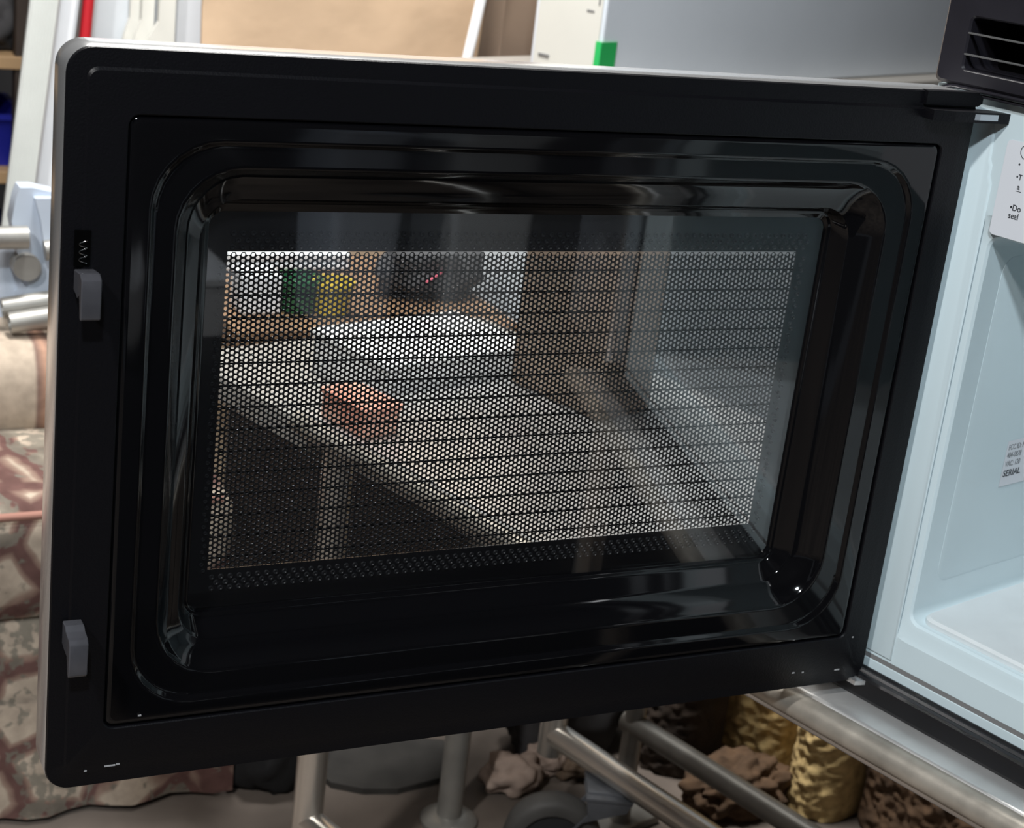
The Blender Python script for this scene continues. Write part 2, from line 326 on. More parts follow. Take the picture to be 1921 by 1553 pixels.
# waveguide cover on the left cavity wall
pl = rrect(0.0243, 0.29, 0.074, 0.300, 0.012, 5)
G().loft([[fc(0.0155, b, a) for a, b in pl], [fc(0.01562, b, a) for a, b in pl], [fc(0.01570, b, a) for a, b in rrect(0.0246, 0.2897, 0.0743, 0.2997, 0.012, 5)]], cap1=True).build('wall_panel', 'white_enamel', cav, smooth=20)
pr = rrect(0.0190, 0.4965, 0.0100, 0.3150, 0.010, 5)
g = G(); g.loft([[fc(a, 0.0496, b) for a, b in pr], [fc(a, 0.0528, b) for a, b in pr], [fc(a, 0.0546, b) for a, b in rrect(0.0205, 0.495, 0.0118, 0.3135, 0.010, 5)]], cap0=True, cap1=True)
g.build('cavity_tray', 'white_tray', cav, smooth=30)
# black base trim with ridges
g = G(); pf = [(0.006, 0.0058), (-0.001, 0.0062), (-0.002, 0.0048), (-0.0045, 0.0048), (-0.0055, 0.0056), (-0.0075, 0.0044), (-0.0095, 0.0050), (-0.0115, 0.0042), (-0.0128, 0.0026), (-0.0128, -0.0095), (-0.0118, ZB), (0.006, ZB)]
g.prism([fc(UL, z, d) for d, z in pf], U * (UR - UL)); g.build('base_trim', 'trim_black', mw)
# vent grille
g = G()
vo = rrect(UL + 0.002, UR, 0.4015, 0.476, 0.004, 5); vi = rrect(-0.0225, 0.72, 0.4105, 0.4440, 0.0035, 5); vj = rrect(-0.0215, 0.719, 0.4115, 0.4430, 0.003, 5)
g.loft([[fc(a, b, 0.006) for a, b in vo], [fc(a, b, -0.006) for a, b in vo], [fc(a, b, -0.008) for a, b in rrect(UL + 0.004, UR - 0.002, 0.4035, 0.474, 0.004, 5)],
        [fc(a, b, -0.008) for a, b in vi], [fc(a, b, -0.0065) for a, b in vj], [fc(a, b, 0.030) for a, b in vj]])
vent = g.build('vent_grille', 'vent_black', mw, smooth=30)
fbox(G(), -0.0225, 0.72, 0.4105, 0.4445, 0.0290, 0.0310).build('vent_back', 'dark', vent)
for z in (0.4205, 0.4332):
    fbox(G(), -0.0235, 0.72, z - 0.0006, z + 0.0006, -0.0078, -0.0050, 0.0004).build('vent_slat', 'slat', vent)
g = G()
for k, (dz, rr) in enumerate(((0.4005, 0.0013), (0.3975, 0.0011))):
    arc = [fc(-0.040 + 0.012 * k + 0.016 * (1 - math.cos(a)), dz - 0.012 + 0.012 * math.sin(a), -0.0068 + 0.002 * k) for a in np.linspace(0.1, math.pi / 2, 8)]
    g.tube(arc + [fc(0.57, dz, -0.0068 + 0.002 * k)], rr, 8)
g.build('vent_moulding', 'vent_black', vent, smooth=60)
# control panel on the right of the cavity
fbox(G(), 0.580, UR, 0.0165, 0.400, -0.022, 0.006, 0.003).build('control_panel', 'panel_steel', mw, smooth=30)
# hinge tabs
g = G()
hp = [(0.505, 0.006), (0.548, 0.000), (0.566, -0.006), (0.5685, -0.0085), (0.567, -0.012), (0.560, -0.0135), (0.52, -0.012), (0.505, -0.010)]
g.prism([V3((x, y, 0.3842)) for x, y in hp], Z3 * 0.0062); hg = g.build('hinge_plate', 'matte_black', mw)
hp2 = [(0.522, 0.002), (0.547, -0.002), (0.560, -0.0065), (0.5635, -0.0088), (0.560, -0.0108), (0.54, -0.0108), (0.525, -0.008)]
G().prism([V3((x - 0.002, y - 0.0024, 0.3858)) for x, y in hp2], Z3 * 0.0036).build('hinge_steel', 'panel_steel', hg)
g = G(); g.prism([V3((x, y, 0.0)) + Z3 * -0.0005 for x, y in [(0.535, 0.012), (0.562, 0.004), (0.5655, -0.004), (0.56, -0.008), (0.538, -0.004)]], Z3 * 0.003); g.build('lower_hinge_plate', 'steel', mw)
# raised strip of the flange beside the hinge, stepped at its top
bp = [(-0.022, 0.0185), (0.0108, 0.0185), (0.0108, 0.347), (0.0086, 0.352), (0.0086, 0.358), (0.0068, 0.3615), (0.0060, 0.375), (0.0042, 0.3845), (-0.022, 0.3845)]
ci = lambda q: [(a + (-q if a > 0 else q), b + (-q if b > 0.3 else q)) for a, b in bp]
g = G(); g.loft([[fc(a, b, 0.0002) for a, b in bp], [fc(a, b, -0.0008) for a, b in ci(0.0006)], [fc(a, b, -0.0014) for a, b in ci(0.0016)]], cap1=True); g.build('flange_strip', 'white_enamel', mw, smooth=60)
# ---- door
def dr(mg, y, r, n=7):
    L_, R_, T_, B_ = mg; return [V3((a, y, b)) for a, b in rrect(L_, W - R_, B_, H - T_, r, n)]
e4 = lambda e: (e, e, e, e)
R1 = (0.0300, 0.0225, 0.0315, 0.0350)
rings = [dr(e4(0.0005), 0.0045, 0.013), dr(e4(0.0), 0.0032, 0.0132), dr(e4(0.0006), 0.0017, 0.0128), dr(e4(0.0095), 0.0013, 0.006), dr((0.0106, 0.0106, 0.0110, 0.0125), 0.0, 0.005),
         dr((R1[0] - 0.0006, R1[1] - 0.0006, R1[2] - 0.0006, R1[3] - 0.0006), 0.0, 0.0062), dr(R1, 0.0006, 0.0058), dr(R1, 0.0042, 0.0058)]
door = G().loft(rings).build('door', 'matte_black', mw, label='black door frame, swung open', smooth=35)
ad = lambda m, *k: tuple(a + b for a, b in zip(m, k))
R2 = (0.0440, 0.0362, 0.0443, 0.0468); R3 = (0.0580, 0.0513, 0.0580, 0.0622)
def cv(m, k): return tuple(a + k for a in m)
FLR = (0.0722, 0.0680, 0.0755, 0.0748); R4 = (0.0782, 0.0755, 0.0803, 0.0848)
def mixm(a, b, t): return tuple(x + (y - x) * t for x, y in zip(a, b))
rings = [dr(cv(R1, 0.0006), 0.0060, 0.0052), dr(cv(R1, 0.0007), 0.0028, 0.0050), dr(cv(R1, 0.0011), 0.0017, 0.0047), dr(cv(R1, 0.0018), 0.0011, 0.0045), dr(cv(R1, 0.0028), 0.0008, 0.0042), dr(cv(R1, 0.0040), 0.0008, 0.0040),
         dr(cv(R2, -0.0022), 0.0009, 0.0355), dr(cv(R2, -0.0010), 0.0010, 0.0350), dr(cv(R2, -0.0002), 0.0015, 0.0345), dr(cv(R2, 0.0008), 0.0030, 0.0340), dr(cv(R2, 0.0015), 0.0035, 0.0336), dr(cv(R2, 0.0028), 0.0036, 0.0330),
         dr(cv(R3, -0.0026), 0.0037, 0.0340), dr(cv(R3, -0.0012), 0.0038, 0.0333), dr(cv(R3, -0.0004), 0.0042, 0.0328), dr(cv(R3, 0.0004), 0.0051, 0.0324), dr(cv(R3, 0.0010), 0.0060, 0.0320),
         dr(mixm(R3, FLR, 0.28), 0.0092, 0.0290), dr(mixm(R3, FLR, 0.52), 0.0120, 0.0265), dr(mixm(R3, FLR, 0.76), 0.0141, 0.0240), dr(mixm(R3, FLR, 0.93), 0.0152, 0.0222), dr(mixm(R3, FLR, 1.0), 0.0157, 0.0212), dr(mixm(FLR, R4, 0.12), 0.0168, 0.0200),
         dr(mixm(FLR, R4, 0.82), 0.0246, 0.0120), dr(mixm(FLR, R4, 0.93), 0.0255, 0.0110), dr(R4, 0.0257, 0.0102), dr(cv(R4, 0.0012), 0.0258, 0.0092), dr(cv(R4, 0.0018), 0.0262, 0.0086),
         dr((0.0806, 0.0780, 0.0846, 0.0870), 0.0275, 0.0080), dr((0.0810, 0.0784, 0.0852, 0.0874), 0.0296, 0.0080)]
G().loft(rings).build('choke_panel', 'gloss_black', door, smooth=30)
WI = (0.0800, 0.0770, 0.0840, 0.0860)
G().loft([dr(WI, 0.0282, 0.008), dr(WI, 0.0288, 0.008)], True, True).build('window_pane', 'glass', door)
# perforated screen: hexagonal cells with drilled holes
def perforated(x0, x1, z0, z1, p, r, y, th, K=12):
    dx = p * math.sqrt(3) / 2; nx = int((x1 - x0) / dx); nz = int((z1 - z0) / p)
    cs = []
    for i in range(nx):
        for j in range(nz): cs.append((x0 + dx * (i + 0.5), z0 + p * (j + 0.5 + (0.5 if i % 2 else 0.0))))
    cs = np.array(cs); ang = np.arange(K) * 2 * math.pi / K
    Rh = p / math.sqrt(3)
    hexr = np.where(np.arange(K) % 2 == 0, Rh, p / 2)
    ho = np.stack([np.cos(ang) * hexr, np.sin(ang) * hexr], 1); hi = np.stack([np.cos(ang) * r, np.sin(ang) * r], 1)
    n = len(cs); V = np.zeros((n, 3 * K, 3))
    V[:, :K, 0] = cs[:, None, 0] + ho[:, 0]; V[:, :K, 2] = cs[:, None, 1] + ho[:, 1]; V[:, :K, 1] = y
    V[:, K:2 * K, 0] = cs[:, None, 0] + hi[:, 0]; V[:, K:2 * K, 2] = cs[:, None, 1] + hi[:, 1]; V[:, K:2 * K, 1] = y
    V[:, 2 * K:, 0] = V[:, K:2 * K, 0]; V[:, 2 * K:, 2] = V[:, K:2 * K, 2]; V[:, 2 * K:, 1] = y + th
    q = []
    for k in range(K):
        k2 = (k + 1) % K; q.append((k, k2, K + k2, K + k)); q.append((K + k, K + k2, 2 * K + k2, 2 * K + k))
    Q = (np.array(q)[None] + (np.arange(n) * 3 * K)[:, None, None]).reshape(-1, 4)
    return V.reshape(-1, 3), Q
SX0, SX1, SZ0, SZ1 = 0.0915, 0.4555, 0.1095, 0.2925
Vp, Qp = perforated(SX0, SX1, SZ0, SZ1, 0.00308, 0.00108, 0.0306, 0.0006)
me = bpy.data.meshes.new('perforated_screen'); nV, nQ = len(Vp), len(Qp)
me.vertices.add(nV); me.vertices.foreach_set('co', (Vp - BASE[mw]).astype(np.float32).ravel())
me.loops.add(nQ * 4); me.loops.foreach_set('vertex_index', Qp.astype(np.int32).ravel())
me.polygons.add(nQ); me.polygons.foreach_set('loop_start', np.arange(0, nQ * 4, 4, dtype=np.int32))
me.update(calc_edges=True); me.materials.append(M['screen'])
ps = bpy.data.objects.new('perforated_screen', me); COL.objects.link(ps); ps.parent = door
# solid margin of the screen with pressed dimples
fi = [V3((a, 0.0304, b)) for a, b in rrect(SX0 + 0.0004, 0.4536, SZ0 + 0.0008, SZ1 + 0.0006, 0.0004, 7)]
g = G(); g.loft([dr((0.0795, 0.0765, 0.0835, 0.0855), 0.0304, 0.006), fi, [p + Y3 * 0.0007 for p in fi]])
def dimple(x, z, r=0.0017):
    rings = [[V3((x + q * math.cos(a), 0.0303 - h, z + q * math.sin(a))) for a in np.linspace(0, 2 * math.pi, 12, endpoint=False)] for q, h in ((r, 0), (r * 0.80, 0.0008), (r * 0.55, 0.0008), (r * 0.25, 0.0001))]
    gd.loft(rings, cap1=True)
gd = G()
for k in range(69):
    for row, zz in enumerate((0.3030, 0.2992, 0.2956)):
        x = 0.0945 + 0.00534 * (k + 0.5 * (row % 2))
        if x < 0.4615: dimple(x, zz)
    for row, zz in enumerate((0.0988, 0.1022, 0.1056)):
        x = 0.0945 + 0.00534 * (k + 0.5 * (row % 2))
        if x < 0.4600: dimple(x, zz)
for k in range(48): dimple(0.4578 + 0.0018 * (k % 2), 0.110 + 0.0038 * k, 0.0014)
for k in range(48): dimple(0.0893 - 0.0012 * (k % 2), 0.110 + 0.0038 * k, 0.0012)
g.build('screen_margin', 'screen', door, smooth=40)
gd.build('screen_dimples', 'dimple', door, kind='stuff', smooth=40)
for k in range(15):
    z = 0.1165 + 0.01268 * k
    G().box(V3(((SX0 + SX1) / 2, 0.0322, z)), (SX1 - SX0 + 0.004, 0.0008, 0.0009)).build('screen_wire', 'dark', door)
# steel outer skin with its own pane
OI = (0.070, 0.066, 0.074, 0.076); YD = 0.0345
rings = [dr(OI, YD - 0.003, 0.008), dr(OI, YD, 0.008), dr(e4(0.005), YD, 0.011), dr(e4(0.0015), YD - 0.0015, 0.0125), dr(e4(0.0003), YD - 0.005, 0.0132), dr(e4(0.0), 0.020, 0.0134), dr(e4(-0.0002), 0.0046, 0.0134), dr(e4(0.0004), 0.0036, 0.013), dr(e4(0.004), 0.0048, 0.011)]
G().loft(rings).build('door_skin', 'steel', door, label='polished steel outer skin and edge of the door', smooth=45)
G().loft([dr(cv(OI, -0.003), YD - 0.0015, 0.006), dr(cv(OI, -0.003), YD - 0.0008, 0.006)], True, True).build('outer_pane', 'glass_outer', door)
# latch hooks
def hook(z, kind):
    g = G(); x = 0.0062
    if kind == 0:
        pf = [(0.0, 0.0), (-0.0135, 0.0015), (-0.0175, -0.001), (-0.0175, -0.0205), (-0.0163, -0.0215), (-0.0150, -0.0205), (-0.0135, -0.0085), (-0.0085, -0.0128), (-0.0060, -0.0105), (0.0, -0.0105)]
    else:
        pf = [(0.0, 0.003), (-0.007, 0.003), (-0.0085, 0.0), (-0.0165, -0.0005), (-0.0185, -0.003), (-0.0180, -0.0205), (-0.0165, -0.0222), (-0.0150, -0.0210), (-0.0125, -0.0110), (-0.0060, -0.0115), (0.0, -0.010)]
    a = [V3((x, y, z + dz)) for y, dz in pf]
    cy = sum(y for y, _ in pf) / len(pf); cz = sum(d for _, d in pf) / len(pf)
    b = [p + X3 * 0.0098 for p in a]
    g.loft([a, b], True, True)
    bmesh.ops.bevel(g.bm, geom=[e for e in g.bm.edges], offset=0.0005, segments=1, affect='EDGES')
    return g.build('latch_hook', 'hook', door, smooth=30)
hook(0.2925, 0); hook(0.1000, 1)
G().box((0.0098, -0.0002, 0.3030), (0.0078, 0.0008, 0.0180)).build('latch_slot', 'dark', door)
hel = [V3((0.0100 + 0.0019 * math.cos(t), -0.0012 - 0.0016 * math.sin(t) * 0.5, 0.2955 + 0.0115 * t / (6 * math.pi))) for t in np.linspace(0, 6 * math.pi, 60)]
G().tube(hel, 0.00028, 6).build('latch_spring', 'spring', door, smooth=60)
# top lip end by the hinge
g = G(); lp = [(0.505, 0.392), (0.5445, 0.392), (0.5478, 0.394), (0.5478, 0.3975), (0.5435, 0.4005), (0.505, 0.4003)]
g.prism([V3((x, -0.0015, z)) for x, z in lp], Y3 * 0.006); g.build('hinge_cap', 'matte_black', door)
# ---- writing
def text(s, origin, ax, h, name, m, parent, bold=0.0, sx=1.0):
    cu = bpy.data.curves.new(name, 'FONT'); cu.body = s; cu.size = h / 0.70; cu.offset = bold * h; cu.extrude = 0.00004
    t = bpy.data.objects.new('tmp', cu); COL.objects.link(t); dg = bpy.context.evaluated_depsgraph_get()
    me = bpy.data.meshes.new_from_object(t.evaluated_get(dg)); bpy.data.objects.remove(t)
    a, b, c = [V3(q) for q in ax]; o3 = V3(origin) - BASE[mw]
    for v in me.vertices: v.co = Vector(o3 + a * v.co.x * sx + b * v.co.y + c * v.co.z)
    me.materials.clear(); me.materials.append(M[m]); me.name = name
    o = bpy.data.objects.new(name, me); COL.objects.link(o); o.parent = parent; return o
def onface(p):
    P = hit(p, F0, I); return (P - F0) @ U, P[2]
st = G().loft([[fc(a, b, -0.0001) for a, b in rrect(0.0158, 0.140, 0.3172, 0.3760, 0.003, 4)], [fc(a, b, -0.00025) for a, b in rrect(0.0158, 0.140, 0.3172, 0.3760, 0.003, 4)]], cap1=True).build('warning_label', 'sticker', mw, label='white warning label with black print')
for s, p, h in (('•', (1910, 313), 0.0034), ('•T', (1906, 336), 0.0034), ('a', (1908, 355), 0.0034), ('•Do', (1894, 393), 0.0037), ('seal', (1891, 408), 0.0037)):
    u0, z0 = onface(p); text(s, fc(u0, z0, -0.00032), (U, Z3, -I), h, 'label_print', 'ink', st, 0.02, 0.92)
u0, z0 = onface((1906, 357.5)); fbox(G(), u0, u0 + 0.004, z0 - 0.0003, z0, -0.0004, -0.0003).build('label_underline', 'ink', st)
u0, z0 = onface((1928, 286))
G().loft([[fc(u0 + r * math.cos(a), z0 + r * math.sin(a), -0.0004) for a in np.linspace(0, 2 * math.pi, 32, endpoint=False)] for r in (0.0042, 0.0047)]).build('label_circle', 'ink', st)
def onwall(p):
    P = hit(p, F0 + U * 0.0161, U); return (P - F0) @ I, P[2]
fl = G().loft([[fc(0.01612, b, a) for a, b in rrect(0.0755, 0.150, 0.1352, 0.1685, 0.0006, 2)], [fc(0.01625, b, a) for a, b in rrect(0.0755, 0.150, 0.1352, 0.1685, 0.0006, 2)]], cap1=True).build('rating_label', 'sticker', cav, label='white rating label on the cavity wall')
fl_p = mw
for s, z0, h, m, b, sx in (('FCC ID: N', 0.1618, 0.0040, 'ink_grey', 0.0, 0.78), ('404-0878', 0.1560, 0.0040, 'ink_grey', 0.0, 0.78), ('VAC: 120', 0.1498, 0.0040, 'ink_grey', 0.0, 0.78), ('SERIAL', 0.1423, 0.0046, 'ink', 0.025, 1.05)):
    text(s, fc(0.01635, z0, 0.0772), (I, Z3, U), h, 'label_print', m, cav, b, sx)
# ------------------------------------------------------------------ white appliance behind, on its support
E1, E2 = V3((0.919, 0.394, 0)), V3((-0.394, 0.919, 0))
A0 = V3((0.998, 1.2757, 0.188))
def ap(a, b, z): return A0 + E1 * a + E2 * b + Z3 * z
ac = thing('white_appliance', 'flat sided white appliance with green tape on its corner, behind the door', 'appliance', ap(0.5, 0.06, 0))
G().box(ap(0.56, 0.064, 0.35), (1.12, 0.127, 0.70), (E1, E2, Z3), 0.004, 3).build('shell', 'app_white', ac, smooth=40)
G().box(ap(-0.0012, 0.0625, 0.35), (0.002, 0.113, 0.68), (E1, E2, Z3), 0.0008).build('side_panel', 'cream', ac)  # lit side of the same white shell, painted cream
G().box(ap(-0.003, 0.1000, 0.0345), (0.0016, 0.020, 0.004), (E1, E2, Z3), 0.0006).build('badge', 'groove', ac)
G().box(ap(-0.0026, 0.026, 0.107), (0.0008, 0.013, 0.003), (E1, E2, Z3), 0.0003).build('scratch', 'groove', ac)
G().box(ap(-0.0026, 0.012, 0.130), (0.0008, 0.003, 0.026), (E1, E2, Z3), 0.0003).build('scratch', 'groove', ac)
g = G().box(ap(0.0155, -0.0006, 0.046), (0.033, 0.0012, 0.045), (E1, E2, Z3)); g.box(ap(-0.0026, 0.004, 0.046), (0.0024, 0.0104, 0.045), (E1, E2, Z3)); g.build('green_tape', 'tape', ac)
cbd = thing('low_cupboard', 'pale grey cupboard with a greige top under the white appliance', 'cupboard', ap(0.5, 0.1, FZ - 0.188))
G().box(ap(0.58, 0.12, -0.013), (1.17, 0.33, 0.024), (E1, E2, Z3), 0.003).build('cupboard_top', 'greige', cbd)
G().box(ap(0.57, 0.125, (FZ - 0.188 - 0.025) / 2), (1.14, 0.30, 0.188 - FZ - 0.025), (E1, E2, Z3), 0.003).build('cupboard_body', 'grey_white', cbd)
for k in range(2): G().box(ap(0.285 + 0.57 * k, -0.030, -0.40), (0.53, 0.012, 0.70), (E1, E2, Z3), 0.002).build('cupboard_door', 'grey_white', cbd)
# bench behind the white table
be = thing('wood_bench', 'brown wooden bench with a dark front behind the white table', 'bench', (0.66, 1.33, FZ))
G().box((0.66, 1.33, -0.128), (0.40, 0.36, 0.036), bev=0.003).build('bench_top', 'wood', be)
G().box((0.66, 1.18, (FZ - 0.146) / 2), (0.38, 0.02, -0.146 - FZ)).build('front_panel', 'wood_dark', be)
for x in (0.49, 0.83):
    G().box((x, 1.47, (FZ - 0.146) / 2), (0.04, 0.04, -0.146 - FZ), bev=0.003).build('leg', 'wood_dark', be)
BZ = -0.110
# tan cardboard sheet
def bent_sheet():
    y = 1.62; x0, x1 = hy((382, 40), y)[0], hy((906, 40), y)[0]; nx, nz = 40, 34; V = []; F = []
    for s in (0, 0.006):
        for j in range(nz + 1):
            for i in range(nx + 1):
                x = x0 + (x1 - x0) * i / nx; z = FZ + (0.95 - FZ) * j / nz
                n = noise.noise(Vector((x * 5, z * 7, 1.3))) * 0.014 + abs(noise.noise(Vector((x * 2 + z * 9, z * 14 - x * 5, 5)))) * 0.014
                V.append((x, y + s + n, z))
    K = (nx + 1) * (nz + 1)
    for j in range(nz):
        for i in range(nx):
            a = j * (nx + 1) + i; q = (a, a + 1, a + nx + 2, a + nx + 1); F.append(q); F.append(tuple(K + v for v in q[::-1]))
    for i in range(nx): F.append((i, K + i, K + i + 1, i + 1)); a = nz * (nx + 1) + i; F.append((a, a + 1, K + a + 1, K + a))
    for j in range(nz): a = j * (nx + 1); F.append((a, a + nx + 1, K + a + nx + 1, K + a)); b = a + nx; F.append((b, K + b, K + b + nx + 1, b + nx + 1))
    return G().poly(V, F).build('cardboard_sheet', 'cardboard', label='large creased tan cardboard sheet standing behind the door', cat='cardboard', smooth=60, base=V3(((x0 + x1) / 2, y, FZ)))
bent_sheet()
y = 1.66; xa, xb = hy((885, 40), y)[0], hy((1030, 40), y)[0]
g = G(); bx = [(xa, y + 0.02), (xa + 0.035, y + 0.004), (xa + 0.055, y), (xb, y + 0.03), (xb, y + 0.25), (xa, y + 0.25)]
g.prism([V3((a, b, FZ)) for a, b in bx], Z3 * 1.5); g.build('tall_carton', 'cardboard_brown', label='tall dull brown carton between the cardboard sheet and the white appliance', cat='box', base=V3(((xa + xb) / 2, y + 0.1, FZ)))
p0, p1 = hy((912, -40), 1.585), hy((872, 130), 1.585); dv = (p1 - p0) / (p0[2] - p1[2]); pe = p1 + dv * (p1[2] - FZ - 0.004)
G().tube([p0 - dv * 0.2, pe], 0.0083, 16).build('white_pole', 'white_plastic', label='thin white pole leaning on the tan cardboard sheet', cat='pole', smooth=60, base=pe)
# ------------------------------------------------------------------ things on the tables seen through the mesh
def obox(name, m, label, cat, c, size, ax, bev=0.004): return G().box(c, size, ax, bev).build(name, m, label=label, cat=cat, base=V3(c) - Z3 * (size[2] / 2))
cc = nt(0.835, 0.405, TZ + 0.155)
cb = thing('brown_carton', 'brown cardboard carton standing on the trolley behind the door mesh', 'box', nt(0.783, 0.41, TZ))
slab(0.748, 0.818, 0.345, 0.475, TZ + 0.0005, TZ + 0.30, 0.003).build('carton_body', 'carton_dark', cb)
for s in (-1, 1): G().box(nt(0.783 + s * 0.018, 0.410, TZ + 0.302), (0.033, 0.128, 0.003), (NN, TT, Z3)).build('flap', 'carton_dark', cb)
ob = hit((655, 820), nt(0.51, 0.42, TZ), NN)
cb2 = thing('orange_box', 'small coral orange box near the front edge of the trolley top', 'box', nt(0.535, 0.415, TZ))
slab(0.506, 0.546, 0.398, 0.466, TZ + 0.0003, TZ + 0.026, 0.002).build('box_body', 'orange', cb2)
slab(0.504, 0.548, 0.396, 0.468, TZ + 0.023, TZ + 0.029, 0.002).build('lid', 'orange', cb2)
# yellow tub, green tub, white carton, grey bag on the bench
def tub(name, p, zb, y, r0, r1, h, m, label):
    c = hy(p, y); c[2] = zb; t = thing(name, label, 'tub', c)
    prof = [(r0, 0), (r1, h), (r1 + 0.003, h), (r1 + 0.003, h - 0.006), (r1 + 0.0015, h + 0.002), (r1 - 0.003, h + 0.002), (r0 - 0.003, 0.004)]
    G().loft([[c + Z3 * hh + r * (math.cos(a) * X3 + math.sin(a) * Y3) for a in np.linspace(0, 2 * math.pi, 28, endpoint=False)] for r, hh in prof], True, True).build('tub_body', m, t, smooth=40)
    G().tube([c + V3((-r1 * math.cos(a), -r1 * math.sin(a) * 0.4, h - 0.005 - 0.022 * math.sin(a))) for a in np.linspace(0, math.pi, 14)], 0.0015, 6).build('handle', m, t, smooth=60)
tub('yellow_tub', (622, 580), BZ, 1.22, 0.022, 0.026, 0.044, 'yellow', 'yellow plastic tub on the bench, seen through the upper left of the mesh')
tub('green_tub', (555, 595), BZ, 1.235, 0.022, 0.030, 0.046, 'green', 'dark green plastic tub just left of the yellow tub')
c = hy((462, 580), 1.24); obox('white_carton', 'white_plastic', 'small white carton at the left end of the bench', 'box', V3((c[0] + 0.012, 1.24, BZ + 0.027)), (0.055, 0.05, 0.054), (X3, Y3, Z3))
def lump(c, rad, seed, amp, freq, sub=4, flat=0.0):
    bm = bmesh.new(); bmesh.ops.create_icosphere(bm, subdivisions=sub, radius=1.0); V = []
    for v in bm.verts:
        d = Vector(v.co); q = 1 + amp * noise.noise(d * freq + Vector((seed, seed * 2.1, 0))) + amp * 0.5 * noise.noise(d * freq * 2.3 + Vector((seed, 0, 3)))
        p = V3((d.x * rad[0] * q, d.y * rad[1] * q, d.z * rad[2] * q)); 
        p[2] = max(p[2], -rad[2] * 0.75)
        V.append(V3(c) + p)
    bm.verts.index_update(); F = [[v.index for v in f.verts] for f in bm.faces]; bm.free(); return V, F
xa, xb = hy((425, 500), 1.43)[0], hy((655, 500), 1.43)[0]; zt = hy((540, 474), 1.43)[2]
wr = thing('white_rail', 'white plastic channel rail lying across the back of the bench', 'rail', ((xa + xb) / 2, 1.445, BZ))
G().box(((xa + xb) / 2, 1.445, (BZ + zt) / 2), (xb - xa, 0.03, zt - BZ), bev=0.002).build('rail_body', 'grey_white', wr)
for zz in (BZ + 0.006, zt - 0.006): G().box(((xa + xb) / 2, 1.4285, zz), (xb - xa - 0.004, 0.004, 0.008), bev=0.001).build('rail_lip', 'white_plastic', wr)
c = hy((800, 575), 1.30); V, F = lump((c[0], 1.30, BZ + 0.042), (0.075, 0.05, 0.055), 3, 0.35, 1.8)
G().poly(V, F).build('grey_bag', 'grey_cloth', label='crumpled grey cloth bag on the bench in front of the cardboard', cat='bag', smooth=80, base=V3((c[0], 1.30, BZ)))
pts = [hy((858, 478), 1.28), hy((835, 505), 1.262), hy((800, 530), 1.25)]; 
G().tube(pts, 0.0022, 8).build('pink_cord', 'pink', label='pink cord lying over the grey cloth bag', cat='cord', smooth=60)
# ------------------------------------------------------------------ sofa on the left
so = thing('sofa', 'patchwork upholstered sofa with striped back at the left', 'sofa', (-0.30, 1.10, FZ))
def cushion(x0, x1, y0, y1, z0, z1, r, amp, seed, name, m, nx=26, ny=14):
    ring = lambda z, e: [V3((a, b, z)) for a, b in rrect(x0 + e, x1 - e, y0 + e, y1 - e, r, 6)]
    g = G(); R_ = []
    for k in range(7):
        t = k / 6; e = r * 0.45 * (1 - math.sin(math.pi * t) ** 0.45); R_.append(ring(z0 + (z1 - z0) * t, e))
    for rg in R_:
        for p in rg: p += noise.noise_vector(Vector(tuple(p * 9 + seed))) * amp if False else V3(noise.noise_vector(Vector(tuple(p * 8 + seed)))) * amp
    top = R_[-1]; ctr = sum(top) / len(top)
    for s, h in ((0.8, 0.006), (0.5, 0.011), (0.2, 0.013)): R_.append([ctr + (p - ctr) * s + Z3 * h for p in top])
    return g.loft(R_, True, True).build(name, m, so, smooth=60)
SX = 0.394
cushion(-1.0, SX, 0.87, 1.27, FZ + 0.055, -0.335, 0.03, 0.005, 1, 'base', 'fabric')
cushion(-1.0, SX - 0.005, 0.855, 1.12, -0.340, -0.203, 0.040, 0.006, 2, 'seat_cushion', 'fabric')
cushion(-1.0, SX - 0.015, 1.065, 1.235, -0.215, -0.108, 0.045, 0.004, 5, 'back_cushion', 'fabric_stripe')
G().tube([V3((-1.0, 0.853, -0.214)), V3((0.0, 0.852, -0.213)), V3((0.20, 0.853, -0.211)), V3((SX - 0.03, 0.856, -0.208))], 0.0045, 10).build('piping', 'piping', so, smooth=60)
g = G(); NP = 60; xs = np.linspace(-1.0, SX + 0.004, NP)
top = [V3((x, 0.866 + 0.003 * math.sin(x * 60), -0.44)) for x in xs]; bot = [V3((x, 0.862 + 0.008 * math.sin(x * 60 + 0.5), FZ + 0.008)) for x in xs]
V = top + bot + [p + Y3 * 0.006 for p in top] + [p + Y3 * 0.006 for p in bot]; F = []
for i in range(NP - 1): F += [(i, i + 1, NP + i + 1, NP + i), (2 * NP + i + 1, 2 * NP + i, 3 * NP + i, 3 * NP + i + 1), (NP + i, NP + i + 1, 3 * NP + i + 1, 3 * NP + i)]
g.poly(V, F).build('skirt', 'fabric', so, smooth=60)
for x in (-0.95, SX - 0.05):
    for yy in (0.93, 1.22): G().box((x, yy, FZ + 0.03), (0.05, 0.05, 0.06), bev=0.004).build('foot', 'wood_dark', so)
